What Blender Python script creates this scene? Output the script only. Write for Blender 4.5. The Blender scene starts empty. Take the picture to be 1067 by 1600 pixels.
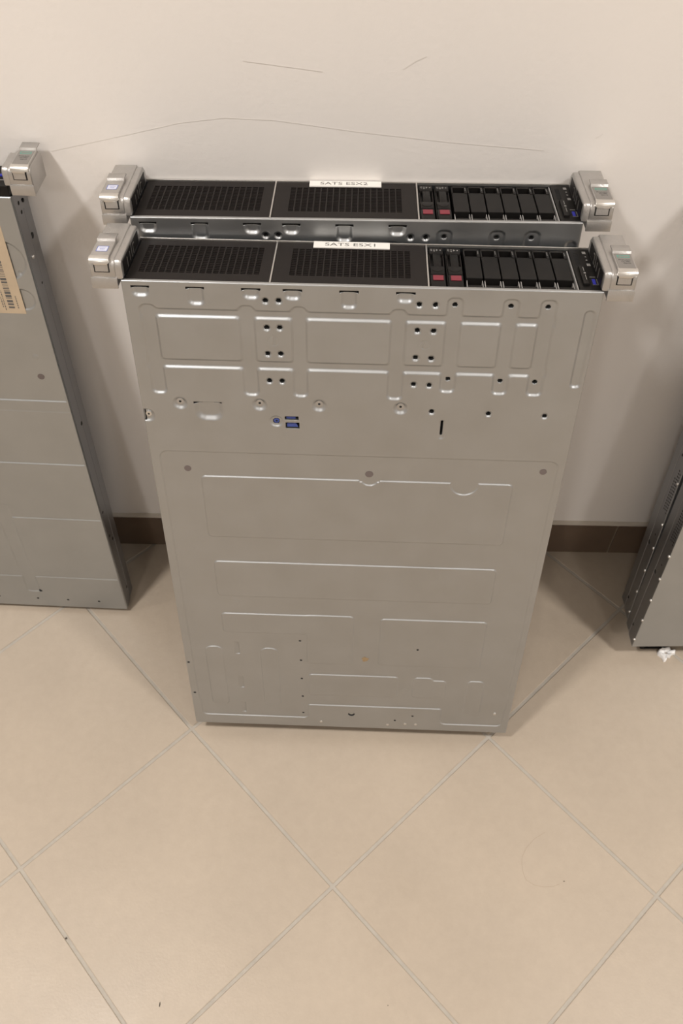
import bpy, bmesh, math, random
import numpy as np
from mathutils import Vector, Matrix
random.seed(4)
S = bpy.context.scene
COL = S.collection

# ------------------------------------------------------------------ materials
def nodes(name):
    m = bpy.data.materials.new(name); m.use_nodes = True
    nt = m.node_tree; b = nt.nodes['Principled BSDF']
    return m, nt, b

def plain(name, col, rough=.5, metal=0., spec=.5, noise=0., nscale=60, bump=0., bscale=400, rnoise=0.):
    m, nt, b = nodes(name)
    b.inputs['Base Color'].default_value = (*col, 1)
    b.inputs['Roughness'].default_value = rough
    b.inputs['Metallic'].default_value = metal
    b.inputs['Specular IOR Level'].default_value = spec
    tc = nt.nodes.new('ShaderNodeTexCoord')
    if noise or rnoise:
        n = nt.nodes.new('ShaderNodeTexNoise'); n.inputs['Scale'].default_value = nscale; n.inputs['Detail'].default_value = 6
        nt.links.new(tc.outputs['Object'], n.inputs['Vector'])
        if noise:
            r = nt.nodes.new('ShaderNodeMapRange'); r.inputs['From Min'].default_value = .3; r.inputs['From Max'].default_value = .7
            r.inputs['To Min'].default_value = 1 - noise; r.inputs['To Max'].default_value = 1 + noise
            nt.links.new(n.outputs['Fac'], r.inputs['Value'])
            v = nt.nodes.new('ShaderNodeVectorMath'); v.operation = 'SCALE'; v.inputs[0].default_value = col
            nt.links.new(r.outputs[0], v.inputs['Scale']); nt.links.new(v.outputs[0], b.inputs['Base Color'])
        if rnoise:
            r = nt.nodes.new('ShaderNodeMapRange'); r.inputs['From Min'].default_value = .3; r.inputs['From Max'].default_value = .7
            r.inputs['To Min'].default_value = rough - rnoise; r.inputs['To Max'].default_value = rough + rnoise
            nt.links.new(n.outputs['Fac'], r.inputs['Value']); nt.links.new(r.outputs[0], b.inputs['Roughness'])
    if bump:
        n2 = nt.nodes.new('ShaderNodeTexNoise'); n2.inputs['Scale'].default_value = bscale; n2.inputs['Detail'].default_value = 4
        nt.links.new(tc.outputs['Object'], n2.inputs['Vector'])
        bp = nt.nodes.new('ShaderNodeBump'); bp.inputs['Strength'].default_value = bump; bp.inputs['Distance'].default_value = .001
        nt.links.new(n2.outputs['Fac'], bp.inputs['Height']); nt.links.new(bp.outputs[0], b.inputs['Normal'])
    return m

M = {}
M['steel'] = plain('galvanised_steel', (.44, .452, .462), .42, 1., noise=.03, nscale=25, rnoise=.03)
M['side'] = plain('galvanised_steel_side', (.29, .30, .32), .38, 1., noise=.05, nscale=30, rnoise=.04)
M['cover'] = plain('cover_steel', (.43, .45, .465), .42, 1., noise=.03, nscale=20)
M['pit'] = plain('dark_interior', (.008, .008, .008), .8)
M['silver'] = plain('cast_silver', (.47, .455, .44), .36, .8, noise=.04, nscale=90, bump=.25, bscale=900)
M['silver_bright'] = plain('satin_silver', (.66, .64, .61), .3, .9)
M['black'] = plain('black_plastic', (.008, .007, .0065), .45, spec=.2, noise=.1, nscale=120)
M['grille'] = plain('dark_grey_grille', (.015, .012, .011), .55, spec=.18, noise=.05, nscale=200)
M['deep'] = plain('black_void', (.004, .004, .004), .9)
M['red'] = plain('maroon_button', (.20, .028, .042), .45, spec=.35)
M['blue'] = plain('blue_plastic', (.055, .08, .27), .5, spec=.3)
M['usb'] = plain('blue_port', (.03, .035, .42), .4)
M['white'] = plain('white_label_tape', (.80, .78, .74), .45)
M['ink'] = plain('label_ink', (.10, .095, .09), .6)
M['mark'] = plain('pale_print', (.28, .27, .26), .6)
M['tan'] = plain('tan_label_paper', (.47, .37, .26), .6, noise=.04)
M['green'] = plain('green_print', (.10, .34, .27), .5)
M['badge'] = plain('grey_nameplate', (.27, .255, .24), .4, .5)
M['badgeink'] = plain('badge_ink', (.10, .095, .09), .6)
M['blueprint'] = plain('blue_print', (.14, .19, .48), .5)
M['stick'] = plain('pale_sticker', (.62, .63, .72), .45)
M['spot'] = plain('dull_spot', (.20, .17, .165), .6, .6)
M['spotpale'] = plain('pale_spot', (.44, .43, .41), .55, .9)
M['rust'] = plain('rust_stain', (.36, .26, .15), .6, .5, noise=.2, nscale=600)
M['plasticwhite'] = plain('white_plastic_scrap', (.78, .76, .74), .5)
M['wall'] = plain('wall_paint', (.86, .82, .785), .75, noise=.012, nscale=6, bump=.22, bscale=170)
M['scuff'] = plain('pencil_scuff', (.81, .768, .73), .8)
M['bead'] = plain('sealant_bead', (.62, .56, .48), .8)
M['joint'] = plain('skirting_joint', (.24, .20, .155), .8)
M['speck'] = plain('floor_speck', (.05, .04, .03), .8)
M['hair'] = plain('faint_scratch', (.30, .24, .18), .7)
M['skirt'] = plain('brown_skirting_tile', (.125, .085, .058), .45, noise=.1, nscale=20)
M['grout'] = plain('grout', (.35, .315, .27), .85, noise=.06, nscale=80)
M['ceil'] = plain('ceiling_paint', (.80, .78, .75), .9)
M['farwall'] = plain('far_wall_paint', (.70, .68, .65), .9)

def tile_mat():
    m, nt, b = nodes('beige_porcelain_tile')
    tc = nt.nodes.new('ShaderNodeTexCoord')
    def noise(scale, detail, lo, hi, rough=.55):
        n = nt.nodes.new('ShaderNodeTexNoise'); n.inputs['Scale'].default_value = scale; n.inputs['Detail'].default_value = detail
        n.inputs['Roughness'].default_value = rough
        nt.links.new(tc.outputs['Object'], n.inputs['Vector'])
        r = nt.nodes.new('ShaderNodeMapRange'); r.inputs['From Min'].default_value = .3; r.inputs['From Max'].default_value = .7
        r.inputs['To Min'].default_value = lo; r.inputs['To Max'].default_value = hi
        nt.links.new(n.outputs['Fac'], r.inputs['Value']); return r.outputs[0]
    mul = nt.nodes.new('ShaderNodeMath'); mul.operation = 'MULTIPLY'
    nt.links.new(noise(5, 5, .95, 1.05), mul.inputs[0]); nt.links.new(noise(70, 8, .965, 1.035, .7), mul.inputs[1])
    v = nt.nodes.new('ShaderNodeVectorMath'); v.operation = 'SCALE'; v.inputs[0].default_value = (.365, .302, .236)
    nt.links.new(mul.outputs[0], v.inputs['Scale']); nt.links.new(v.outputs[0], b.inputs['Base Color'])
    nt.links.new(noise(9, 4, .36, .46), b.inputs['Roughness'])
    b.inputs['Specular IOR Level'].default_value = .45
    n2 = nt.nodes.new('ShaderNodeTexNoise'); n2.inputs['Scale'].default_value = 300; n2.inputs['Detail'].default_value = 5
    nt.links.new(tc.outputs['Object'], n2.inputs['Vector'])
    bp = nt.nodes.new('ShaderNodeBump'); bp.inputs['Strength'].default_value = .12; bp.inputs['Distance'].default_value = .001
    nt.links.new(n2.outputs['Fac'], bp.inputs['Height']); nt.links.new(bp.outputs[0], b.inputs['Normal'])
    return m
M['tile'] = tile_mat()

# ------------------------------------------------------------------ mesh helpers (server space: a = across, d = towards the room, h = along the length; millimetres)
def P(a, d, h): return Vector((a / 1000, -d / 1000, h / 1000))

def box(bm, a0, a1, d0, d1, h0, h1, bev=0, seg=2, mi=0):
    vs = [bm.verts.new(P(a, d, h)) for a in (a0, a1) for d in (d0, d1) for h in (h0, h1)]
    idx = [(0, 1, 3, 2), (4, 6, 7, 5), (0, 4, 5, 1), (2, 3, 7, 6), (0, 2, 6, 4), (1, 5, 7, 3)]
    fs = [bm.faces.new([vs[i] for i in f]) for f in idx]
    for f in fs: f.material_index = mi
    bmesh.ops.recalc_face_normals(bm, faces=fs)
    if bev:
        es = list({e for f in fs for e in f.edges})
        bmesh.ops.bevel(bm, geom=es, offset=bev / 1000, segments=seg, affect='EDGES', profile=.5)

def prism(bm, a0, a1, prof, bev=0, mi=0):
    """profile of (d,h) points extruded across from a0 to a1"""
    A = [bm.verts.new(P(a0, d, h)) for d, h in prof]; B = [bm.verts.new(P(a1, d, h)) for d, h in prof]
    fs = [bm.faces.new(A), bm.faces.new(B[::-1])]
    n = len(prof)
    for i in range(n): fs.append(bm.faces.new((A[i], A[(i + 1) % n], B[(i + 1) % n], B[i])))
    for f in fs: f.material_index = mi
    bmesh.ops.recalc_face_normals(bm, faces=fs)
    if bev:
        es = list(fs[0].edges) + list(fs[1].edges)
        bmesh.ops.bevel(bm, geom=es, offset=bev / 1000, segments=3, affect='EDGES', profile=.5)

def outline(bm, pts, fn, t0, t1, mi=0):
    """closed 2-D outline extruded between t0 and t1; fn(u,v,t) -> Vector"""
    A = [bm.verts.new(fn(u, v, t0)) for u, v in pts]; B = [bm.verts.new(fn(u, v, t1)) for u, v in pts]
    n = len(pts); fs = [bm.faces.new(A), bm.faces.new(B[::-1])]
    for i in range(n): fs.append(bm.faces.new((A[i], A[(i + 1) % n], B[(i + 1) % n], B[i])))
    for f in fs: f.material_index = mi
    bmesh.ops.recalc_face_normals(bm, faces=fs)

def circ(cu, cv, r, n=20, a0=0., a1=2 * math.pi, closed=True):
    k = n if closed else n - 1
    return [(cu + r * math.cos(a0 + (a1 - a0) * i / k), cv + r * math.sin(a0 + (a1 - a0) * i / k)) for i in range(n)]

FACE = lambda u, v, t: P(u, t, v)       # on the broad face: (a,h), thickness along d
FRONT = lambda u, v, t: P(u, v, t)      # on the front: (a,d), thickness along h
SIDE = lambda u, v, t: P(t, u, v)       # on the side: (d,h), thickness along a

def finish(name, bm, mats, parent=None, smooth=False, label=None):
    me = bpy.data.meshes.new(name); bm.to_mesh(me); bm.free()
    if not isinstance(mats, (list, tuple)): mats = [mats]
    for m in mats: me.materials.append(M[m])
    if smooth:
        me.polygons.foreach_set('use_smooth', [True] * len(me.polygons))
        me.set_sharp_from_angle(angle=math.radians(smooth if smooth is not True else 40))
    o = bpy.data.objects.new(name, me); COL.objects.link(o)
    if parent is not None: o.parent = parent
    if label: o['label'] = label
    return o

def part(name, mats, parent, *calls, smooth=False, label=None):
    bm = bmesh.new()
    for c in calls: c(bm)
    return finish(name, bm, mats, parent, smooth, label)

def text(name, body, mat, parent, size, mat4, width=None):
    cu = bpy.data.curves.new(name, 'FONT'); cu.body = body; cu.size = size / 1000; cu.extrude = .00004
    cu.align_x = 'CENTER'; cu.align_y = 'CENTER'; cu.resolution_u = 3
    tmp = bpy.data.objects.new('tmp', cu); COL.objects.link(tmp)
    dg = bpy.context.evaluated_depsgraph_get()
    me = bpy.data.meshes.new_from_object(tmp.evaluated_get(dg))
    bpy.data.objects.remove(tmp)
    xs = [v.co.x for v in me.vertices]; ys = [v.co.y for v in me.vertices]
    w = max(xs) - min(xs); cx = (max(xs) + min(xs)) / 2; cy = (max(ys) + min(ys)) / 2
    sx = (width / 1000 / w) if width else 1
    me.transform(mat4 @ Matrix.Diagonal((sx, 1, 1, 1)) @ Matrix.Translation((-cx, -cy, 0)))
    me.materials.clear(); me.materials.append(M[mat])
    me.name = name
    o = bpy.data.objects.new(name, me); COL.objects.link(o); o.parent = parent
    return o

def root(name, org, yaw, tilt, roll=0):
    r = Vector((math.cos(yaw), math.sin(yaw), 0)); b = Vector((-math.sin(yaw), math.cos(yaw), 0))
    u = b * math.sin(tilt) + Vector((0, 0, 1)) * math.cos(tilt)
    r2 = r * math.cos(roll) + u * math.sin(roll); u2 = u * math.cos(roll) - r * math.sin(roll)
    y = u2.cross(r2)
    m = Matrix((r2, y, u2)).transposed().to_4x4(); m.translation = Vector(org)
    o = bpy.data.objects.new(name, None); COL.objects.link(o); o.matrix_world = m
    o.empty_display_size = .05
    return o

def tagit(o, label, cat, group=None):
    o['label'] = label; o['category'] = cat
    if group: o['group'] = group

# ------------------------------------------------------------------ pressed sheet metal as a fine relief
def rbx(A, H, a0, a1, h0, h1, r):
    qx = np.abs(A - (a0 + a1) / 2) - (a1 - a0) / 2 + r; qy = np.abs(H - (h0 + h1) / 2) - (h1 - h0) / 2 + r
    return np.hypot(np.maximum(qx, 0), np.maximum(qy, 0)) + np.minimum(np.maximum(qx, qy), 0) - r
def cir(A, H, a, h, r): return np.hypot(A - a, H - h) - r
def step(sd, w):
    t = np.clip(.5 - sd / w, 0, 1); return t * t * (3 - 2 * t)
def smin(x, y, k):
    h = np.clip(.5 + .5 * (y - x) / k, 0, 1); return y * (1 - h) + x * h - k * h * (1 - h)

def relief(name, av, hv, zfn, T, mats, parent):
    A, H = np.meshgrid(av, hv); Z, D = zfn(A, H)
    # fold the rim over
    e = np.minimum(np.minimum(A - av[0], av[-1] - A), np.minimum(H - hv[0], hv[-1] - H))
    Z = Z - 1.2 * (1 - np.sqrt(np.clip(1 - (1 - np.clip(e / 1.5, 0, 1)) ** 2, 0, 1)))
    rim = np.zeros_like(Z, bool); rim[0, :] = rim[-1, :] = True; rim[:, 0] = rim[:, -1] = True
    Z[rim] = -3.0
    ny, nx = A.shape
    co = np.stack([A / 1000, -(T + Z) / 1000, H / 1000], -1).reshape(-1, 3).astype(np.float32)
    i = np.arange(ny * nx).reshape(ny, nx)
    q = np.stack([i[:-1, :-1], i[:-1, 1:], i[1:, 1:], i[1:, :-1]], -1).reshape(-1, 4).astype(np.int32)
    me = bpy.data.meshes.new(name); nf = len(q)
    me.vertices.add(len(co)); me.vertices.foreach_set('co', co.ravel())
    me.loops.add(nf * 4); me.loops.foreach_set('vertex_index', q.ravel())
    me.polygons.add(nf); me.polygons.foreach_set('loop_start', np.arange(0, nf * 4, 4, dtype=np.int32))
    me.polygons.foreach_set('loop_total', np.full(nf, 4, np.int32))
    dm = D.astype(np.int32); mi = np.maximum.reduce([dm[:-1, :-1], dm[:-1, 1:], dm[1:, 1:], dm[1:, :-1]]).ravel()
    for m in mats: me.materials.append(M[m])
    me.polygons.foreach_set('material_index', mi.astype(np.int32))
    me.polygons.foreach_set('use_smooth', np.ones(nf, bool))
    me.update(calc_edges=True); me.validate()
    o = bpy.data.objects.new(name, me); COL.objects.link(o); o.parent = parent
    return o

W2, T2, L2 = 442.25, 87.3, 708.6
HOLES = [(132.5, 690.6), (144.9, 690.8), (132.5, 661.5), (144.8, 661.7), (132.3, 631.8), (144.8, 632.1), (132.4, 599.9), (144.9, 599.9),
         (275.4, 690.5), (290.4, 690.5), (308.4, 690.6), (275.3, 662.5), (290.6, 662.3), (275.5, 631.8), (290.5, 631.4), (275.5, 600.3), (290.8, 599.8),
         (308.7, 607.2), (295.6, 567.1), (360.0, 690.6), (394.2, 690.6), (360.1, 606.6), (394.1, 606.2), (353.1, 566.4), (409.9, 565.7)]
SCREWS = [(39.9, 571.3), (121.1, 571.9), (181.6, 572.7), (264.0, 572.1)]
TONGUES = [(8.5, 25.3, 9.9, 24, 693.2), (59.4, 76.5, 61.5, 74.8, 685.5), (110.9, 128.3, 113, 126.3, 693.2), (149.5, 166.9, 151.6, 164.8, 693.2),
           (201.5, 219.1, 203.8, 216.8, 685.5), (253.6, 271.1, 255.6, 269, 693.2)]

def base_relief(A, H):
    Z = np.zeros_like(A)
    # front channel network
    sd = np.full_like(A, 99.)
    for a0, a1, h0, h1 in [(14.2, 28, 582, 683.5), (107, 121.2, 582, 684.5), (156.5, 170.3, 582, 684.5), (250, 264.2, 581.7, 684.5),
                           (301.5, 315.8, 592.3, 698), (353.1, 367.4, 591.5, 698), (387.4, 401.9, 591, 698)]:
        sd = smin(sd, rbx(A, H, a0, a1, h0, h1, 5), 4)
    for h0, h1 in ((613.9, 622.6), (671.5, 679.3)):
        sd = smin(sd, rbx(A, H, 14.2, 401.9, h0, h1, 2), 4)
    Z = np.minimum(Z, -2.0 * step(sd, 3.4))
    Z = np.minimum(Z, -2.0 * step(rbx(A, H, 428.9, 438, 602.2, 688, 4), 3.4))
    # large recessed panel
    big = np.minimum(rbx(A, H, 11.2, 433.3, 54, 504.3, 8), np.minimum(rbx(A, H, 12.5, 161.5, 20.8, 300, 7), rbx(A, H, 346.5, 433.0, 16, 300, 8)))
    big = smin(big, rbx(A, H, 11.2, 433.3, 52, 504.3, 8), 4)
    Z = np.minimum(Z, -1.3 * step(big, 1.7))
    padA = rbx(A, H, 52, 390.5, 378, 471, 5)
    padA = np.maximum(padA, -smin(cir(A, H, 235.4, 474, 9.6), cir(A, H, 338.3, 469.6, 15), 2))
    padA = np.maximum(padA, -rbx(A, H, 224, 246.5, 469, 476, 2))
    pads = [padA, rbx(A, H, 54.5, 389, 275, 336.5, 5),
            smin(rbx(A, H, 55.5, 221.3, 205, 242, 5), rbx(A, H, 162, 221.3, 145.6, 242, 5), 3),
            rbx(A, H, 255.8, 389, 146, 240, 5), rbx(A, H, 163.2, 283.3, 75.6, 121.3, 5),
            smin(rbx(A, H, 304.7, 330, 78, 121.2, 6), rbx(A, H, 304.7, 348.4, 76.5, 116, 6), 3),
            rbx(A, H, 376.4, 399.3, 41, 117.5, 7), rbx(A, H, 28.6, 51.5, 46, 174.5, 9), rbx(A, H, 101, 124.2, 46, 174, 9)]
    for p in pads:
        Z = np.where(p < 3, np.maximum(Z, -1.3 + 1.25 * step(p, 1.7)), Z)
    # lanced hooks
    for s0, s1, a0, a1, hb in TONGUES:
        t = np.maximum(rbx(A, H, a0, a1, hb, 712, 4), H - 703.2)
        Z = np.minimum(Z, -2.3 * step(rbx(A, H, a0, a1, hb, 712, 4.5), 4.2) * (H < 703.2))
    Z = np.minimum(Z, -3.0 * step(rbx(A, H, 56.5, 81.5, 551, 580, 9), 7) * (H < 571.8))
    for a, h in SCREWS: Z = np.minimum(Z, -2.2 * step(cir(A, H, a, h - 1.6, 6.2), 4.6))
    Z = np.minimum(Z, -1.8 * step(rbx(A, H, -12, 11, 546, 560, 6.5), 4))
    Z = np.minimum(Z, -1.5 * step(cir(A, H, 137.3, 549.6, 6.4), 3))
    Z = np.minimum(Z, -1.0 * step(rbx(A, H, 305.2, 309.6, 533, 556.5, 2.2), 3))
    for a, h in [(74.8, 263.9), (238.3, 157.4), (331.6, 130.9), (294.2, 90), (192.3, 67.3), (419.1, 204.3)]:
        r = cir(A, H, a, h, 5); Z = Z + .25 * step(r, 2)
    for a, h, rr in ((138.4, 647.1, 4.9), (283.4, 647.1, 4.6)):
        r = np.abs(cir(A, H, a, h, rr)) - .15; Z = Z - .5 * step(r, 1.6)
    for a in (138.6, 281.8): Z = Z - .9 * step(rbx(A, H, a - .3, a + .3, 642.8, 651.4, .2), 1.2)
    for a, h in HOLES: Z = np.minimum(Z, -1.1 * step(cir(A, H, a, h, 3.4), 1.8) + Z * .6)
    dark = np.zeros_like(A, bool)
    for a, h in HOLES: dark |= cir(A, H, a, h, 2.0) < 0
    for s0, s1, a0, a1, hb in TONGUES: dark |= rbx(A, H, s0, s1, 701.6, 703.3, .3) < 0
    dark |= rbx(A, H, 54.3, 62.5 , 569.6, 571.9, .4) < 0
    dark |= rbx(A, H, 74.6, 82, 569.6, 571.9, .4) < 0
    dark |= rbx(A, H, -3, 2.4, 546.5, 560.5, .1) < 0
    dark |= rbx(A, H, 306.4, 308.3, 537.8, 556, .9) < 0
    dark |= cir(A, H, 137.3, 549.3, 3.2) < 0
    dark |= rbx(A, H, 146.6, 160.2, 552.4, 556, .6) < 0
    dark |= rbx(A, H, 147, 160.8, 541.6, 548.2, .6) < 0
    for a, h in [(153.2, 190.7), (153.7, 150.3), (154.0, 110.4), (154.3, 70.3), (154.4, 31.3), (305.5, 181.9), (307.5, 33.7), (283.3, 21.6)]:
        dark |= cir(A, H, a, h, 1.2) < 0
    dark |= np.maximum(cir(A, H, 222, 33.5, 4.2), -cir(A, H, 222, 36, 3.6)) < 0
    for a, h in ((3.7, 139.7), (5.4, 72.1)): dark |= cir(A, H, a, h, 1.4) < 0
    # square lanced windows near the rear: one shaded side, sloping floor
    for a0, a1, h0, h1 in ((66.5, 73.2, 159.5, 184.5), (67.5, 74.5, 85.5, 110.5), (67.5, 74, 28.5, 51)):
        inside = rbx(A, H, a0, a1, h0, h1, .8)
        Z = np.where(inside < 0, -1.3 - 1.9 * np.clip((A - a0) / (a1 - a0), 0, 1), Z)
    Z = np.where(dark, -5.5, Z)
    return Z, dark

def build_ear(parent, side, W, T, L, nameplate):
    """side -1 = left end, +1 = right end; u runs outward-negative"""
    X = (lambda u: u) if side < 0 else (lambda u: W - u)
    def bx(u0, u1, *r, **k): return lambda bm: box(bm, min(X(u0), X(u1)), max(X(u0), X(u1)), *r, **k)
    f = T - 87.3
    def pr(u0, u1, prof, bev=0): return lambda bm: prism(bm, min(X(u0), X(u1)), max(X(u0), X(u1)), [(d, L + e) for d, e in prof], bev)
    n0 = 6.5 if T > 60 else 2.0
    cap = [(T - 8 * (1 - math.cos(t)) if 0 else T - 7 + 7 * math.cos(t), 12.5 + 7 * math.sin(t)) for t in [math.pi / 2 * k / 6 for k in range(7)]]
    outer = [(n0, -9), (T - 2, -9), (T - .3, -7.5), (T - .3, 2.6), (T, 3.2)] + cap + [(n0 + 5, 19.5), (n0 + 1, 16), (n0, 10)]
    inner = [(n0, .9), (T - .2, .9), (T, 3.2)] + cap + [(n0 + 8, 19.5), (n0 + 2, 13)]
    e = finish_parts('rack_ear', 'silver', parent, pr(-26.4, -3.4, outer, 1.2), pr(-4.4, 3.0, [(d - .6 if d > T - 1 else d, h - .7 if h > 19 else h) for d, h in inner], 1.6),
                     bx(-26.8, -2.6, T - 1, T + .9, L - 8.8, L + 2.2, bev=.5), smooth=35)
    # lever
    t0 = 42.5 + f
    zt = L + 19.5
    lv = finish_parts('latch_lever', 'silver', e,
        pr(-25.4, -8, [(t0 + 11, 19.6), (T - 1.5, 19.6), (T - .2, 18.6), (T + 1.6, 18.6), (T + 1.2, 20.6), (T - 1.5, 22.3), (t0 + 12.6, 22.3), (t0 + 11.4, 24.4), (t0, 24.4), (t0 - 1.5, 23.4), (t0 - 1.5, 22.8), (t0 + 9, 22.8)], .5),
        smooth=35, label=None)
    finish_parts('hinge_strip', 'silver_bright', lv, pr(-25.8, -7.6, [(T - 4, 21.5), (T - 4, 22.6)] + [(T - 2.6 + 5 * math.sin(x), 17.6 + 5 * math.cos(x)) for x in (.1, .4, .7, 1.0, 1.3, 1.57)] + [(T - 1, 17.2)], .4), bx(-21.8, -9.0, T - 1.0, T + 1.9, L + 15.6, L + 18.4, bev=.5), smooth=35, label='brighter silver hinge roll')
    finish_parts('latch_slot', 'pit', e, bx(-22.4, -8.2, T - 1, T + .25, L + 7.6, L + 17.5))
    finish_parts('latch_foot', 'silver', e, bx(-21.2, -9.2, T - 1, T + .9, L + 8.6, L + 16.5, bev=.3))
    # dark pockets on the inner wall of the ear
    if T > 60:
        finish_parts('ear_pocket', 'black', e, bx(2.9, 3.4, 17, 44, L + 3, L + 15, bev=.2), bx(2.9, 3.6, 48, T - 6, L + 2, L + 16, bev=.2))
        finish_parts('ear_clip', 'silver_bright', e, bx(3.3, 3.9, 40.5, 41.2, L + 3.5, L + 13), bx(3.3, 3.9, 36, 41, L + 12.4, L + 13), bx(3.4, 4.0, 66, 66.7, L + 3, L + 13), bx(3.4, 3.9, 55, 56, L + 4, L + 13))
    else:
        finish_parts('ear_pocket', 'black', e, bx(2.9, 3.4, 8, T - 6, L + 2, L + 15, bev=.2))
    # badges
    cx = X(-16.6); dm = (t0 + 12.5 + T - 2) / 2
    if nameplate:
        pl = finish_parts('nameplate', 'badge', lv, lambda bm: box(bm, cx - 7.6, cx + 7.6, t0 + 13.5, T - 3.5, L + 22.2, L + 22.6, bev=.15))
        def frame(bm):
            d0, d1 = t0 + 16.5, t0 + 20.8
            for b in ((cx - 5.6, cx + 5.6, d0, d0 + .8), (cx - 5.6, cx + 5.6, d1 - .8, d1), (cx - 5.6, cx - 4.8, d0, d1), (cx + 4.8, cx + 5.6, d0, d1)):
                box(bm, b[0], b[1], b[2], b[3], L + 22.6, L + 22.7)
        part('logo', 'green', pl, frame, label='green rectangle outline')
        lines = NAMEPLATE[nameplate]
        for k, s in enumerate(lines):
            text('lettering', s, 'badgeink', pl, 3.0, Matrix.Translation(P(cx + (0, .6, 1.2)[k], t0 + 25.0 + 3.3 * k, L + 22.68)), width=(10.5, 7.6, 6.6)[k])
    else:
        st = part('sticker', 'stick', lv, lambda bm: box(bm, cx - 4.8, cx + 4.8, dm - 4.6, dm + 4.6, L + 22.3, L + 22.42), label='small pale square sticker')
        def edge(bm):
            for b in ((-5.2, 5.2, -5, -4.3), (-5.2, 5.2, 4.3, 5), (-5.2, -4.6, -5, 5), (4.6, 5.2, -5, 5), (-3, 3, -1.9, -1.4), (-2.4, 2.4, .2, .6), (-2, 2, 2, 2.3)):
                box(bm, cx + b[0], cx + b[1], dm + b[2], dm + b[3], L + 22.4, L + 22.5)
        part('sticker_border', 'blueprint', st, edge, label='blue border and print')
    return e

NAMEPLATE = {2: ('ProLiant', 'DL380', 'Gen10'), 1: ('ProLiant', 'DL360', 'Gen10')}

def finish_parts(name, mat, parent, *calls, smooth=False, label=None):
    return part(name, mat, parent, *calls, smooth=smooth, label=label)

def clip_strip(bm, *a, **k): box(bm, *a, **k)

def rear_feet(R, xs, z0, t, d0=12, d1=26):
    hb = -(z0 + d0 * math.sin(t)) / math.cos(t) / R.scale[2] + .1
    for a0, a1 in zip(xs[::2], xs[1::2]):
        part('rear_handle', 'black', R, lambda bm: box(bm, a0, a0 + 5, d0, d1, hb + 3, 1.5), lambda bm: box(bm, a1 - 5, a1, d0, d1, hb + 3, 1.5),
             lambda bm: box(bm, a0, a1, d0, d1, hb, hb + 4, bev=1), label='black loop handle at the rear')

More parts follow.
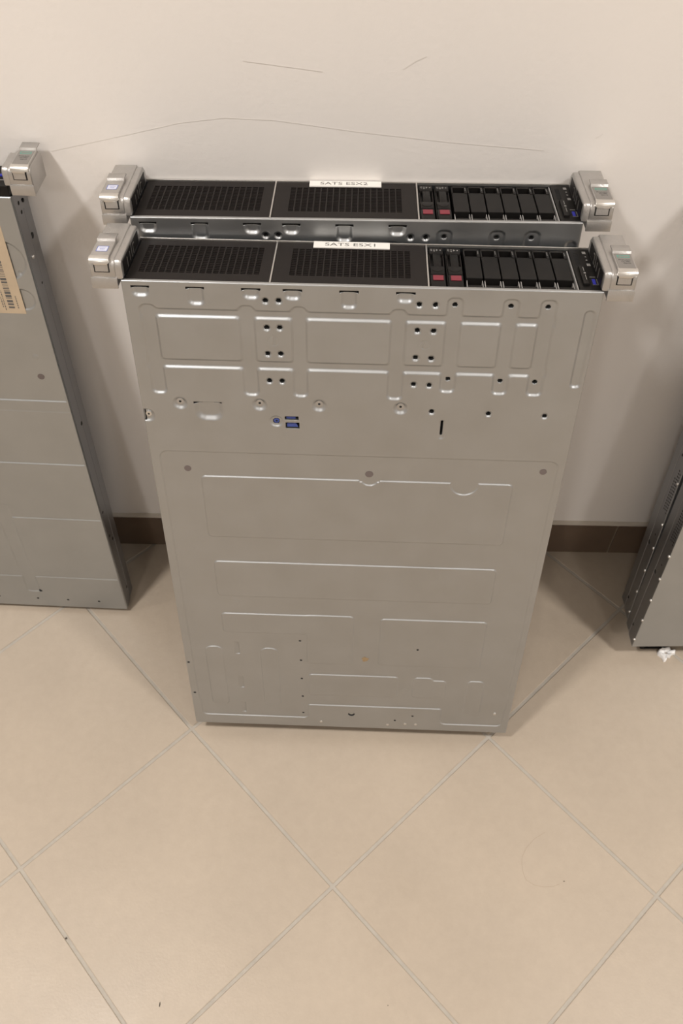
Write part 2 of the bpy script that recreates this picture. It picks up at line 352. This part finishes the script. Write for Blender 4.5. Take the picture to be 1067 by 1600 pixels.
# ------------------------------------------------------------------ the 2U rack server with its embossed underside
def build_server(tape_text, tape_a, tape_d):
    R = root('rack_server', (-.24356, -.24424, .012), -.01076, .21649, -.00565); R.scale = (1, 1, .9843)
    W, T, L = W2, T2, L2
    av = np.concatenate([[0, .35], np.arange(1, W - .6, .62), [W - .35, W]]); hv = np.concatenate([[0, .35], np.arange(1, L - .6, .62), [L - .35, L]])
    base = relief('base_panel', av, hv, base_relief, T, ['steel', 'pit'], R)
    # body: side walls, far cover, rear wall, dark void behind the bezels
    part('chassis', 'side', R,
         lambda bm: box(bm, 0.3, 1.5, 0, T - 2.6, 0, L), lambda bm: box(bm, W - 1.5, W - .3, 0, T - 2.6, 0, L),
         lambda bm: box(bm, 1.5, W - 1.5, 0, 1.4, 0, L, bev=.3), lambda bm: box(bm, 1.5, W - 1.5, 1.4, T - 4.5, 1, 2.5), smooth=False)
    part('front_rim', 'silver_bright', R, lambda bm: box(bm, .4, W - .4, T - 3.2, T - 1.1, L - 4, L - .3, bev=.3), lambda bm: box(bm, .4, W - .4, .2, 1.6, L - 3, L + .2, bev=.3), label='bright folded front edges')
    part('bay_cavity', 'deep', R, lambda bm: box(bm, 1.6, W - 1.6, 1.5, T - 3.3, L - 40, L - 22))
    for a in (137.2, 283.0):
        part('bay_divider', 'silver_bright', R, lambda bm: box(bm, a - .75, a + .75, 1.6, T - 3.2, L - 22, L - .2, bev=.2))
    # blanking panels with vent slots
    for a0, a1, g0 in ((3.2, 136.2, 12.4), (138.2, 282.0, 153.6)):
        def pan(bm):
            z0, z1 = L - 3.2, L - 1.3
            n, pitch, d0, rows, rp = 18, 6.36, 14.2, 16, 3.4
            gl, gr = g0, g0 + n * pitch - 1.3; d1 = d0 + rows * rp - .8
            box(bm, a0, gl, 2, T - 3.4, z0, z1); box(bm, gr, a1, 2, T - 3.4, z0, z1)
            box(bm, gl, gr, 2, d0, z0, z1); box(bm, gl, gr, d1, T - 3.4, z0, z1)
            for i in range(n - 1):
                x = gl + (i + 1) * pitch - 1.3; box(bm, x, x + 1.3, d0, d1, z0, z1 - .05)
            for j in range(rows - 1):
                y = d0 + (j + 1) * rp - .8; box(bm, gl, gr, y, y + .8, z0 + .2, z1 - .35)
        part('blanking_panel', 'grille', R, pan)
    # two hard drives in carriers
    for k in range(2):
        a = 284.6 + 16.6 * k
        c = part('drive_carrier', 'black', R,
            lambda bm: box(bm, a, a + 15.4, 4, T - 4.4, L - 14, L - 5.5, bev=.4),
            lambda bm: box(bm, a + 1.0, a + 14.4, 5, 17, L - 6, L - 1.6, bev=.6),
            lambda bm: box(bm, a + 4.2, a + 11.8, 16, 44, L - 6, L - 1.9, bev=.5),
            lambda bm: box(bm, a + 1.2, a + 14.2, 42, 57.5, L - 6, L - 1.7, bev=.6),
            lambda bm: box(bm, a + .9, a + 14.5, 58, T - 5, L - 6, L - 2, bev=.6), smooth=35, label='slim black drive carrier')
        part('drive_latch_rim', 'grille', c, lambda bm: outline(bm, circ(a + 7.7, 47.5, 5.6, 16, 0, math.pi, False) + circ(a + 7.7, 47.5, 5.0, 16, math.pi, 0, False), FRONT, L - 1.75, L - 1.35),
             lambda bm: box(bm, a + .9, a + 1.6, 20, 46, L - 6, L - 2.2), lambda bm: box(bm, a + 13.8, a + 14.5, 20, 46, L - 6, L - 2.2))
        part('release_button', 'red', c, lambda bm: box(bm, a + 3.0, a + 12.9, 60.4, 69.2, L - 2.1, L - 1.2, bev=.3), label='maroon release button')
        def icons(bm):
            z = (L - 1.6, L - 1.5)
            for q in ((2.6, 4.0, 8.6, 9.2), (2.6, 3.1, 9.2, 12), (2.6, 4.0, 11.6, 12.2), (5.0, 6.9, 9, 9.5), (5.0, 6.9, 11.4, 12), (5.6, 6.2, 12.3, 14), (8, 8.6, 8.8, 12.2), (8.6, 9.7, 10.2, 10.8), (11.2, 12.5, 10, 11.4)):
                box(bm, a + q[0], a + q[1], q[2] - .8, q[3] - .8, *z)
        part('drive_icons', 'mark', c, icons, label='pale printed symbols')
    # six drive blanks
    for k in range(6):
        a = 318.4 + 16.75 * k
        b = part('drive_blank', 'black', R,
            lambda bm: box(bm, a + .2, a + 16.2, 4, 7.5, L - 12, L - 2.4), lambda bm: box(bm, a + .2, a + 1.6, 4, 20, L - 12, L - 2.4),
            lambda bm: box(bm, a + 13.4, a + 16.2, 4, 20, L - 12, L - 2.4), lambda bm: box(bm, a + .2, a + 16.2, 18.8, 21.5, L - 12, L - 2.8, bev=.3),
            lambda bm: box(bm, a + .4, a + 15.8, 22.6, 63, L - 12, L - 2, bev=.5),
            lambda bm: box(bm, a + 1.4, a + 14.6, 74.5, 79, L - 12, L - 3, bev=.4), label='blank filler of a drive bay')
        part('blank_clip', 'mark', b, lambda bm: box(bm, a + .4, a + 1.0, 65.5, 77, L - 10, L - 3.4), lambda bm: box(bm, a + 14.9, a + 15.5, 65.5, 77, L - 10, L - 3.4), label='pale metal edge clips')
        part('blank_marks', 'mark', b, lambda bm: box(bm, a + 14.2, a + 14.8, 8, 9.2, L - 2.6, L - 2.3), lambda bm: box(bm, a + 14.2, a + 14.8, 10.5, 11.7, L - 2.6, L - 2.3), lambda bm: box(bm, a + 14.2, a + 14.8, 13, 14.2, L - 2.6, L - 2.3))
    # power and port module
    c = part('control_panel', 'black', R, lambda bm: box(bm, 421.2, 441, 3, T - 3.6, L - 14, L - 1.0, bev=.4), label='black panel with ports and symbols')
    part('panel_seam', 'mark', c, lambda bm: box(bm, 419.6, 420.6, 4, T - 4, L - 8, L - 2.2))
    part('vent_slots', 'deep', c, *[(lambda y: (lambda bm: box(bm, 424.6, 428.8, y, y + 1.7, L - 1.1, L - .85)))(10 + 2.55 * i) for i in range(10)])
    tb = part('pull_tab', 'black', c, lambda bm: box(bm, 425.2, 430.6, 40, 74.5, L - 1.2, L + 1.6, bev=.4))
    part('tab_marks', 'mark', tb, lambda bm: box(bm, 428.6, 429.1, 43, 51, L + 1.6, L + 1.7), lambda bm: box(bm, 428.0, 431 - 1, 53.4, 55.6, L + 1.6, L + 1.7), lambda bm: box(bm, 428.6, 429.1, 58, 67, L + 1.6, L + 1.7), label='pale printed marks')
    for q in ((433.6, 437, 7.5, 12), (435, 436.4, 17, 18.6), (435, 436.6, 23.5, 25.5), (434.6, 438, 31.5, 36), (433.2, 438.6, 57.5, 58.3)):
        part('button_mark', 'mark', c, lambda bm: box(bm, *q, L - 1, L - .7, bev=.15))
    us = part('usb_port', 'pit', c, lambda bm: box(bm, 433.2, 440.2, 60.2, 73.4, L - 1.2, L - .8))
    part('port_frame', 'silver_bright', us, lambda bm: box(bm, 438.6, 439.3, 62, 73, L - 1, L - .5), lambda bm: box(bm, 434, 439.3, 72.6, 73.2, L - 1, L - .5))
    part('port_tongue', 'usb', us, lambda bm: box(bm, 434.4, 437.2, 62.5, 72.2, L - 1, L - .4), label='blue port tongue')
    # ears
    build_ear(R, -1, W, T, L, 0); build_ear(R, 1, W, T, L, 2)
    # screws and latch on the base panel
    for a, h in SCREWS:
        s = part('screw', 'silver', R, lambda bm: outline(bm, circ(a, h, 3.7, 20), FACE, T - 4, T - 1.5), lambda bm: outline(bm, circ(a, h, 2.9, 20), FACE, T - 1.55, T - 1.2), smooth=35)
        part('screw_socket', 'pit', s, lambda bm: outline(bm, circ(a, h - .3, 1.35, 10), FACE, T - 1.4, T - 1.1))
    s = part('screw', 'silver_bright', R, lambda bm: outline(bm, circ(5.6, 554.2, 3.0, 18), FACE, T - 4, T - 1.0), smooth=35)
    part('screw_socket', 'pit', s, lambda bm: outline(bm, circ(5.6, 554.0, 1.1, 10), FACE, T - 1.05, T - .9))
    s = part('blue_plunger', 'blue', R, lambda bm: outline(bm, circ(137.3, 549.3, 2.9, 20) , FACE, T - 5, T - 2.0), label='blue round plunger in a dimple')
    part('plunger_hole', 'pit', s, lambda bm: outline(bm, circ(137.4, 549.0, 1.2, 12), FACE, T - 2.1, T - 1.9))
    part('blue_latch', 'blue', R, lambda bm: box(bm, 147.6, 156.5, 553.0, 553.2, 0, 1) if 0 else box(bm, 147.6, 157, T - 5, T - 1.6, 552.6, 555.6),
         lambda bm: outline(bm, [(148, 541.9), (159.6, 541.9), (157, 547.9), (151, 547.9), (148, 546)], FACE, T - 5, T - 1.6), label='blue latch seen through two slots')
    # spots
    for a, h, m, r in ((38.2, 480.9, 'spot', 3.9), (234.8, 480.1, 'spot', 4.4), (420.0, 490.6, 'spot', 3.9)):
        part('round_mark', m, R, lambda bm: outline(bm, circ(a, h, r, 20), FACE, T - 1.2, T - .98 if m else 0), label='dull round spot')
    part('rust_mark', 'rust', R, lambda bm: outline(bm, [(238.3 + 4.2 * math.cos(t) * (1 + .25 * math.sin(5 * t)), 157.4 + 4.6 * math.sin(t) * (1 + .2 * math.cos(3 * t))) for t in [i * .3927 for i in range(16)]], FACE, T - 1, T - .78), label='small rusty stain')
    for a, h in ((298.2, 14.0), (313, 13.6), (273.5, 10.8), (179.3, 12.6), (421.0, 44.1)):
        part('rivet', 'silver_bright', R, lambda bm: outline(bm, circ(a, h, 1.9, 14), FACE, T - 1.4, T + .35 if h < 40 else T - .6), smooth=35)
    # rear: low handles and feet showing under the lower edge
    part('rear_handle', 'blue', R, lambda bm: box(bm, 96, 134, 66, 80, -7.5, 1.5, bev=2), label='blue lever at the rear')
    rear_feet(R, (58, 98, 336, 376), 12, .2165)
    part('rear_tab', 'side', R, lambda bm: box(bm, 404, 412, 74, 80, -7, 1.5, bev=.5))
    # label tape
    tape(R, tape_text, tape_a, tape_d)
    return R

def tape(R, s, a, d):
    t = part('label_tape', 'white', R, lambda bm: box(bm, a - 37.2, a + 37.2, d, d + 12.4, L2 - .95, L2 + .25, bev=.08), label='white adhesive label strip')
    text('label_lettering', s, 'ink', t, 8.6, Matrix.Translation(P(a - 1.5, d + 6.0, L2 + .29)), width=49)
    return t

front = build_server('SATS ESX1', 210.2, .4)
tagit(front, 'thick silver server with its whole pressed underside in view, taped SATS ESX1', 'server', 'servers leaning against the wall')

# the rear one: copy of every part, with its own tape
def copy_tree(o, parent=None, skip=()):
    if o.name.split('.')[0] in skip: return None
    c = o.copy(); COL.objects.link(c)
    if parent is not None: c.parent = parent
    for ch in list(o.children): copy_tree(ch, c, skip)
    return c
rear = copy_tree(front, None, ('label_tape',))
tmp = root('tmp', (-.24743, -.13695, .012), .00041, .19713, -.00263)
rear.matrix_world = tmp.matrix_world.copy(); rear.scale = (1, 1, .981); bpy.data.objects.remove(tmp)
tape(rear, 'SATS ESX2', 209.4, -4.0 + 4.4)
tagit(rear, 'thick silver server taped SATS ESX2, between the ESX1 one and the wall', 'server', 'servers leaning against the wall')

# ------------------------------------------------------------------ thin server at the left edge
WL, TL, LL = 434.6, 42.9, 708.7
def left_relief(A, H):
    Z = np.zeros_like(A)
    # horizontal steps
    for hk, am, ln in ((435, 1.2, 50), (417.5, .45, 14), (323.5, 1.1, 45), (212.5, 1.0, 45), (75.5, 1.0, 40)):
        Z = Z - am * np.clip((hk + ln - H) / ln, 0, 1) * (1 - step(H - hk, 1.5)) * step(A - 432.2, 2)
    sd = rbx(A, H, 286.2, 305.5, 38, 239, 5)
    Z = np.where(sd < 3, Z * (1 - step(sd, 3)) - 1.3 * step(sd, 3), Z)
    # round stampings beside the label
    r = cir(A, H, 407, 634.5, 23.5); Z = Z - 1.3 * step(r, 3)
    Z = Z - 1.3 * step(rbx(A, H, 250, 429, 571.5, 598, 13), 3)
    r = cir(A, H, 410.5, 504.4, 3.2); Z = Z + .6 * step(r, 2.6)
    r = cir(A, H, 420.8, 597 + 22, 2); Z = Z - .8 * step(r, 2)
    for a, h in ((415, 44.5), (381, 140)): Z = Z + .5 * step(cir(A, H, a, h, 2), 2)
    dark = np.zeros_like(A, bool)
    for a, h, rr in ((306.2, 40.2, 2.2), (236.7, 21.6, 1.4), (297.2, 19.9, 1.4), (344.6, 19.1, 1.5), (393, 18.4, 1.6)): dark |= cir(A, H, a, h, rr) < 0
    Z = np.where(dark, -3.8, Z)
    return Z, dark

def side_details(R, side, W, T, L, holes, rivets, vents, near=20):
    X = 0 if side < 0 else W
    s = -1 if side < 0 else 1
    part('side_hole', 'pit', R, *[(lambda d, h, r: (lambda bm: outline(bm, circ(d, h, r, 14), SIDE, X - s * .5, X + s * .12)))(d, h, r) for d, h, r in holes])
    if rivets:
        for d, h in rivets:
            bm = bmesh.new(); bmesh.ops.create_uvsphere(bm, u_segments=12, v_segments=8, radius=.0022)
            bmesh.ops.translate(bm, verts=bm.verts, vec=P(X + s * .3, d, h)); finish('rivet', bm, 'silver_bright', R, smooth=180)
    if vents:
        part('side_vent', 'pit', R, *[(lambda d, h: (lambda bm: outline(bm, circ(d, h, 1.5, 6), SIDE, X - s * .5, X + s * .12)))(d, h) for d, h in vents], label='staggered dark vent holes')

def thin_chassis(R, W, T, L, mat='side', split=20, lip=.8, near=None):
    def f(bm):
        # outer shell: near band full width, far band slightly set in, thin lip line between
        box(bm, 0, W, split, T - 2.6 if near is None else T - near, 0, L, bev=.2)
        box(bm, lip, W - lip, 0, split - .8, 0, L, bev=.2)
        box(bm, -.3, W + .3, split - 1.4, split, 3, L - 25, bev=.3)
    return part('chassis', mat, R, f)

Lf = root('rack_server', (-.8122, -.0843, .008), -.0227, .1172, -.0088); Lf.scale = (1, 1, .9935)
avl = np.concatenate([[0, .35], np.arange(4, 230, 6.), np.arange(230, WL - .6, .75), [WL - .35, WL]]); hvl = np.concatenate([[0, .35], np.arange(1, LL - .6, .75), [LL - .35, LL]])
relief('base_panel', avl, hvl, left_relief, TL, ['cover', 'pit'], Lf)
thin_chassis(Lf, WL, TL, LL - 1, near=3.9)
LP = LL; LL = LL + 11.5
part('front_bezel', 'black', Lf, lambda bm: box(bm, 1, WL - 1, 1, TL - 1.2, LP + .2, LL - .4, bev=.4), lambda bm: box(bm, WL - 26, WL - 20, 8, 34, LL - 1, LL + 1.5, bev=.4))
part('front_rim', 'silver_bright', Lf, lambda bm: box(bm, .5, WL - .5, TL - 3.3, TL - 1.2, LP - 5, LP - .3, bev=.3), lambda bm: box(bm, .5, WL - 8, 0, 1.2, LL - 12, LL - .1, bev=.3))
part('port_tongue', 'usb', Lf, lambda bm: box(bm, WL - 14, WL - 3.5, 19, 22.5, LL - .8, LL + 1.0, bev=.3), label='blue port tongue')
part('panel_button', 'mark', Lf, lambda bm: box(bm, WL - 13, WL - 5, 4, 8, LL - .8, LL, bev=.3), label='pale button')
part('panel_line', 'mark', Lf, lambda bm: box(bm, WL - 12, WL - 4, 29, 30, LL - .8, LL))
build_ear(Lf, 1, WL, TL, LL, 1)
rear_feet(Lf, (60, 100, 350, 390), 8, .1189)
side_details(Lf, 1, WL, TL, LL, [(28, 694, 2.2), (14.5, 689.7, 2.2), (26.7, 683, 2.2), (15.3, 648.8, 3.4), (24, 595, 1.6), (22.5, 381, 3.0), (33.5, 220.8, 2.2), (32.9, 168.8, 2.2), (24.5, 153.2, 2.8), (21.5, 32.1, 2.8)],
             [(30.2, 632)], None)
# label sheet with bar code
def bl(bm):
    box(bm, 300, 415.3, TL - .2, TL + .22, 566, 676)
sh = part('paper_label', 'tan', Lf, bl, label='tan paper label')
random.seed(11)
def bars(bm):
    h = 573.
    while h < 633:
        w = random.choice((.9, .9, 1.6, 2.4, 3.2)); box(bm, 397.6, 404.2, TL + .2, TL + .27, h, h + w); h += w + random.choice((.8, 1.2, 1.8))
part('bar_code', 'ink', sh, bars, label='dark bar code')
def lines(bm):
    for x, h0, h1 in ((408.3, 573, 590), (393.8, 570, 596), (391.6, 574, 588), (393.8, 604, 618)):
        h = h0
        while h < h1:
            w = random.uniform(1, 3); box(bm, x - .5, x + .5, TL + .2, TL + .26, h, min(h + w, h1)); h += w + .8
part('small_print', 'badgeink', sh, lines)
part('round_mark', 'spot', Lf, lambda bm: outline(bm, circ(409.8, 474.4, 4.2, 20), FACE, TL - .3, TL + .05), label='dull round spot')
part('grey_patches', 'badge', Lf, *[(lambda a0, a1: (lambda bm: box(bm, a0, a1, TL - .95, TL - .82, 7, 17)))(a0, a1) for a0, a1 in ((322, 341), (364, 381.5), (404.5, 425))], label='grey rectangles along the edge')  # flat grey rectangles along the lower edge
tagit(Lf, 'thin silver server at the left edge with a tan bar code label', 'server', 'servers leaning against the wall')

# ------------------------------------------------------------------ two thin servers at the right edge
def thin_server(org, yaw, tilt):
    R = root('rack_server', org, yaw, tilt)
    W, T, L = 434.6, 42.9, 702.
    thin_chassis(R, W, T, L - 6, near=1.6, split=19.5)
    part('top_cover', 'cover', R, lambda bm: box(bm, 0, W, T - 1.6, T, 0, L - 6, bev=.35))
    rv = [(T - 1.2, 18.5 + 49.2 * i) for i in range(5)] + [(T - 1.2, 294), (T - 1.2, 370), (T - 1.2, 446), (T - 1.2, 520)]
    vents = []
    for i in range(15):
        for j in range(3):
            h = 234 + 5.2 * i; d = 28.5 + 4.6 * j
            if i > 11 and j < 1: continue
            vents.append((d, h + (2.6 if j % 2 else 0)))
    side_details(R, -1, W, T, L, [(22.6, 158, 3.2), (20.5, 28, 3.2), (31.5, 184, 1.4), (25, 330, 2)], rv, vents)
    part('front_bezel', 'black', R, lambda bm: box(bm, 1, W - 1, 1.5, T - 2, L - 8, L - 1, bev=.4))
    part('side_seam', 'silver', R, lambda bm: box(bm, -.15, .3, 17.6, 18.3, 2, L - 30))
    build_ear(R, -1, W, T, L - 2, 0)
    rear_feet(R, (24, 60, 200, 240), 33, .1059)
    return R
r1 = thin_server((.3931, -.1560, .033), .0325, .1059)
tagit(r1, 'front one of two thin servers at the right edge, plain broad face in view', 'server', 'servers leaning against the wall')
r2 = copy_tree(r1)
tmp = root('tmp', (.3931, -.1105, .033), .0325, .128)
r2.matrix_world = tmp.matrix_world.copy(); bpy.data.objects.remove(tmp)
tagit(r2, 'rear one of two thin servers at the right edge, only its side showing', 'server', 'servers leaning against the wall')
part('rear_lever', 'red', r1, lambda bm: box(bm, 6, 11, 32, 38, -3.6, .5, bev=.6), label='small dark red lever at the rear')

# white torn plastic scrap on the floor
bm = bmesh.new()
pts = [(-11, 4), (-6, 8.5), (0, 7.5), (7, 9), (9, 4), (15, 3.5), (14.5, -1.5), (9, -3), (5, -8), (1.5, -7), (-2, -14), (-5.5, -15), (-6.5, -9), (-12, -4), (-13, -.5)]
hole = [(2.6 * math.cos(t), -.8 + 2.2 * math.sin(t)) for t in [i * 2 * math.pi / 15 for i in range(15)]]
def ang(p): return math.atan2(p[1], p[0])
pts.sort(key=ang); hole.sort(key=lambda p: math.atan2(p[1] + .8, p[0]))
lay = []
for z, sc in ((0, 1.), (.003, .93), (.0045, .8)):
    ring = []
    for k, (x, y) in enumerate(pts):
        zz = z + (.004 * abs(math.sin(k * 1.9)) if z > 0 else 0)
        ring.append(bm.verts.new((x * sc / 1000, y * sc / 1000, zz)))
    lay.append(ring)
hr = [[bm.verts.new((x / 1000, y / 1000, z)) for x, y in hole] for z in (.0045, .0)]
seq = lay + hr
n = len(pts)
for A_, B_ in zip(seq, seq[1:] + [seq[0]]):
    for i in range(n): bm.faces.new((A_[i], A_[(i + 1) % n], B_[(i + 1) % n], B_[i]))
bmesh.ops.recalc_face_normals(bm, faces=bm.faces)
sc_ = finish('plastic_scrap', bm, 'plasticwhite', None, smooth=60)
sc_.location = (.456, -.190, 0)
tagit(sc_, 'small torn white scrap on the floor below the servers at the right edge', 'scrap')

# ------------------------------------------------------------------ the room
def struct(o): o['kind'] = 'structure'; return o
XA, XB, YB, ZC = -4.6, 4.9, -4.6, 2.8
a_ = .2996 * Vector((math.cos(.80167), -math.sin(.80167), 0)); b_ = .2996 * 1.00431 * Vector((math.sin(.802), math.cos(.802), 0)); P0 = Vector((-.24802, -.32163, 0))
OFF = {(0, 0): (-.0074, -.0058), (0, -1): (.0023, .0021), (1, 0): (-.0029, -.0043), (1, 1): (.0001, -.0022), (2, 1): (-.0019, .0003), (1, 2): (.0048, .0043), (-1, 0): (-.0079, -.004)}
def lat(i, j):
    p = P0 + a_ * i + b_ * j; o = OFF.get((i, j), (0, 0)); return p + Vector((o[0], o[1], 0))
bm = bmesh.new()
gap = .0023
for i in range(-26, 27):
    for j in range(-26, 27):
        c = [lat(i, j), lat(i + 1, j), lat(i + 1, j + 1), lat(i, j + 1)]
        m = sum(c, Vector()) / 4
        if not (XA - .2 < m.x < XB + .2 and YB - .2 < m.y < .2): continue
        def ins(k, g, z):
            p = c[k]; e1 = (c[(k + 1) % 4] - p).normalized(); e0 = (c[(k - 1) % 4] - p).normalized()
            return p + (e1 + e0) * g + Vector((0, 0, z))
        rings = [[bm.verts.new(ins(k, g, z)) for k in range(4)] for g, z in ((gap, -.0014), (gap, -.0006), (gap + .0008, 0))]
        bm.faces.new(rings[2])
        for r0, r1_ in zip(rings, rings[1:]):
            for k in range(4): bm.faces.new((r0[k], r0[(k + 1) % 4], r1_[(k + 1) % 4], r1_[k]))
for co, no in (((0, 0, 0), (0, 1, 0)), ((XA, 0, 0), (-1, 0, 0)), ((XB, 0, 0), (1, 0, 0)), ((0, YB, 0), (0, -1, 0))):
    bmesh.ops.bisect_plane(bm, geom=bm.verts[:] + bm.edges[:] + bm.faces[:], plane_co=co, plane_no=no, clear_outer=True)
g = [bm.verts.new(v) for v in ((XA, YB, -.0012), (XB, YB, -.0012), (XB, 0, -.0012), (XA, 0, -.0012))]
bm.faces.new(g).material_index = 1
def fleck(x, y, rx, ry, mi, n=7):
    f = bm.faces.new([bm.verts.new((x + rx * math.cos(2 * math.pi * k / n) * (1 - .25 * (k % 2)), y + ry * math.sin(2 * math.pi * k / n), .0003)) for k in range(n)]); f.material_index = mi
fleck(-.383, -.613, .0016, .0014, 2); fleck(-.252, -.685, .0008, .0032, 2); fleck(.0301, -.679, .0006, .0006, 2); fleck(.2636, -.5272, .0015, .0006, 2)
hp = [(.2455, -.4635), (.2296, -.473), (.2174, -.4854), (.211, -.497), (.2096, -.5064), (.2105, -.518), (.2137, -.5268), (.224, -.533), (.2366, -.5351), (.249, -.534), (.2581, -.5305)]
for (x0, y0), (x1, y1) in zip(hp, hp[1:]):
    dx, dy = x1 - x0, y1 - y0; l = math.hypot(dx, dy); nx, ny = -dy / l * .0002, dx / l * .0002
    bm.faces.new([bm.verts.new(v) for v in ((x0 - nx, y0 - ny, .0002), (x1 - nx, y1 - ny, .0002), (x1 + nx, y1 + ny, .0002), (x0 + nx, y0 + ny, .0002))]).material_index = 3
bmesh.ops.recalc_face_normals(bm, faces=bm.faces)
for f in bm.faces:
    if f.normal.z < -.5: f.normal_flip()
struct(finish('floor', bm, ['tile', 'grout', 'speck', 'hair']))

def quad(bm, vs, mi=0):
    f = bm.faces.new([bm.verts.new(v) for v in vs]); f.material_index = mi; return f
bm = bmesh.new()
quad(bm, [(XA, 0, -.002), (XB, 0, -.002), (XB, 0, ZC), (XA, 0, ZC)])
def stroke(pts, w):
    for (x0, z0), (x1, z1) in zip(pts, pts[1:]):
        dx, dz = x1 - x0, z1 - z0; l = math.hypot(dx, dz) or 1; nx, nz = -dz / l * w, dx / l * w
        quad(bm, [(x0 - nx, -.0003, z0 - nz), (x1 - nx, -.0003, z1 - nz), (x1 + nx, -.0003, z1 + nz), (x0 + nx, -.0003, z0 + nz)], 1)
SCUFFS = [([(-.337, .7243), (-.2543, .7438), (-.2008, .7568), (-.1556, .7627), (-.1054, .7605), (-.0234, .7489), (.0663, .7386), (.1633, .7304)], .0002),
          ([(.0179, .8134), (.0294, .8215), (.0386, .8258)], .0004), ([(-.1313, .8202), (-.0957, .8156), (-.0569, .8104)], .0003), ([(.2115, .7444), (.2179, .7493)], .0004)]
for p, w in SCUFFS: stroke(p, w)
struct(finish('wall_back', bm, ['wall', 'scuff']))
bm = bmesh.new()
x = .393 - .3 * 17
while x < XB:
    vs = (max(x + .0015, XA), min(x + .2985, XB))
    bmesh.ops.create_cube(bm, size=1, matrix=Matrix.Translation(((vs[0] + vs[1]) / 2, -.004, .0375)) @ Matrix.Diagonal((vs[1] - vs[0], .008, .075, 1)))
    x += .3
n0 = len(bm.faces)
bmesh.ops.create_cube(bm, size=1, matrix=Matrix.Translation((0, -.003, .0375)) @ Matrix.Diagonal((XB - XA, .006, .0745, 1)))
bmesh.ops.create_cube(bm, size=1, matrix=Matrix.Translation((0, -.0032, .0768)) @ Matrix.Diagonal((XB - XA, .0062, .0036, 1)))
bm.faces.ensure_lookup_table()
for f in bm.faces[n0:]: f.material_index = 1
for f in bm.faces[n0:n0 + 6]: f.material_index = 2
struct(finish('baseboard_back', bm, ['skirt', 'bead', 'joint']))
for nm, vs, mt in (('ceiling', [(XA, YB, ZC), (XA, 0, ZC), (XB, 0, ZC), (XB, YB, ZC)], 'ceil'),
               ('wall_left', [(XA, YB, 0), (XA, 0, 0), (XA, 0, ZC), (XA, YB, ZC)], 'farwall'),
               ('wall_right', [(XB, 0, 0), (XB, YB, 0), (XB, YB, ZC), (XB, 0, ZC)], 'farwall'),
               ('wall_front', [(XB, YB, 0), (XA, YB, 0), (XA, YB, ZC), (XB, YB, ZC)], 'farwall')):
    bm = bmesh.new(); quad(bm, vs); struct(finish(nm, bm, mt))

# ------------------------------------------------------------------ light: ceiling downlights
def area(name, loc, size, power, col, target=None, shape='DISK', size_y=None):
    l = bpy.data.lights.new(name, 'AREA'); l.shape = shape; l.size = size; l.energy = power; l.color = col
    if size_y: l.size_y = size_y
    o = bpy.data.objects.new(name, l); COL.objects.link(o); o.location = loc
    if target: o.rotation_euler = (Vector(target) - Vector(loc)).to_track_quat('-Z', 'Y').to_euler()
    return o
WARM = (1, .965, .925)
for nm, x, y, p in (('downlight_left', -1.05, -.90, 27), ('downlight_right', 1.40, -1.0, 29), ('downlight_far_left', -3.5, -.95, 27), ('downlight_far_right', 3.85, -.95, 27),
                    ('downlight_rear_left', -1.05, -3.3, 27), ('downlight_rear_right', 1.40, -3.3, 27), ('downlight_corner_left', -3.5, -3.3, 27), ('downlight_corner_right', 3.85, -3.3, 27)):
    area(nm, (x, y, 2.77), .27, p, WARM).data.spread = math.radians(130)
w = bpy.data.worlds.new('World'); S.world = w; w.use_nodes = True
w.node_tree.nodes['Background'].inputs['Color'].default_value = (.9, .85, .8, 1); w.node_tree.nodes['Background'].inputs['Strength'].default_value = .3

# ------------------------------------------------------------------ camera
cam = bpy.data.cameras.new('camera'); co = bpy.data.objects.new('camera', cam); COL.objects.link(co)
fpx = 1431.81; pitch, yaw, roll = .95882, -.03527, -.01117
cam.sensor_fit = 'VERTICAL'; cam.sensor_height = 22.3; cam.sensor_width = 14.9; cam.lens = fpx / 1600 * 22.3
cp, sp = math.cos(pitch), math.sin(pitch); cy, sy = math.cos(yaw), math.sin(yaw)
fw = Vector((sy * cp, cy * cp, -sp)); r = Vector((cy, -sy, 0)); u = r.cross(fw)
r2_ = math.cos(roll) * r + math.sin(roll) * u; u2_ = -math.sin(roll) * r + math.cos(roll) * u
m = Matrix((r2_, u2_, -fw)).transposed().to_4x4(); m.translation = Vector((-.01509, -.83154, 1.27682)); co.matrix_world = m
cam.clip_start = .02
cam.dof.use_dof = True; cam.dof.focus_distance = .93; cam.dof.aperture_fstop = 9.0
S.camera = co
S.view_settings.view_transform = 'Standard'; S.view_settings.look = 'None'; S.view_settings.gamma = 1; S.view_settings.use_curve_mapping = False
S.view_settings.exposure = 0.0
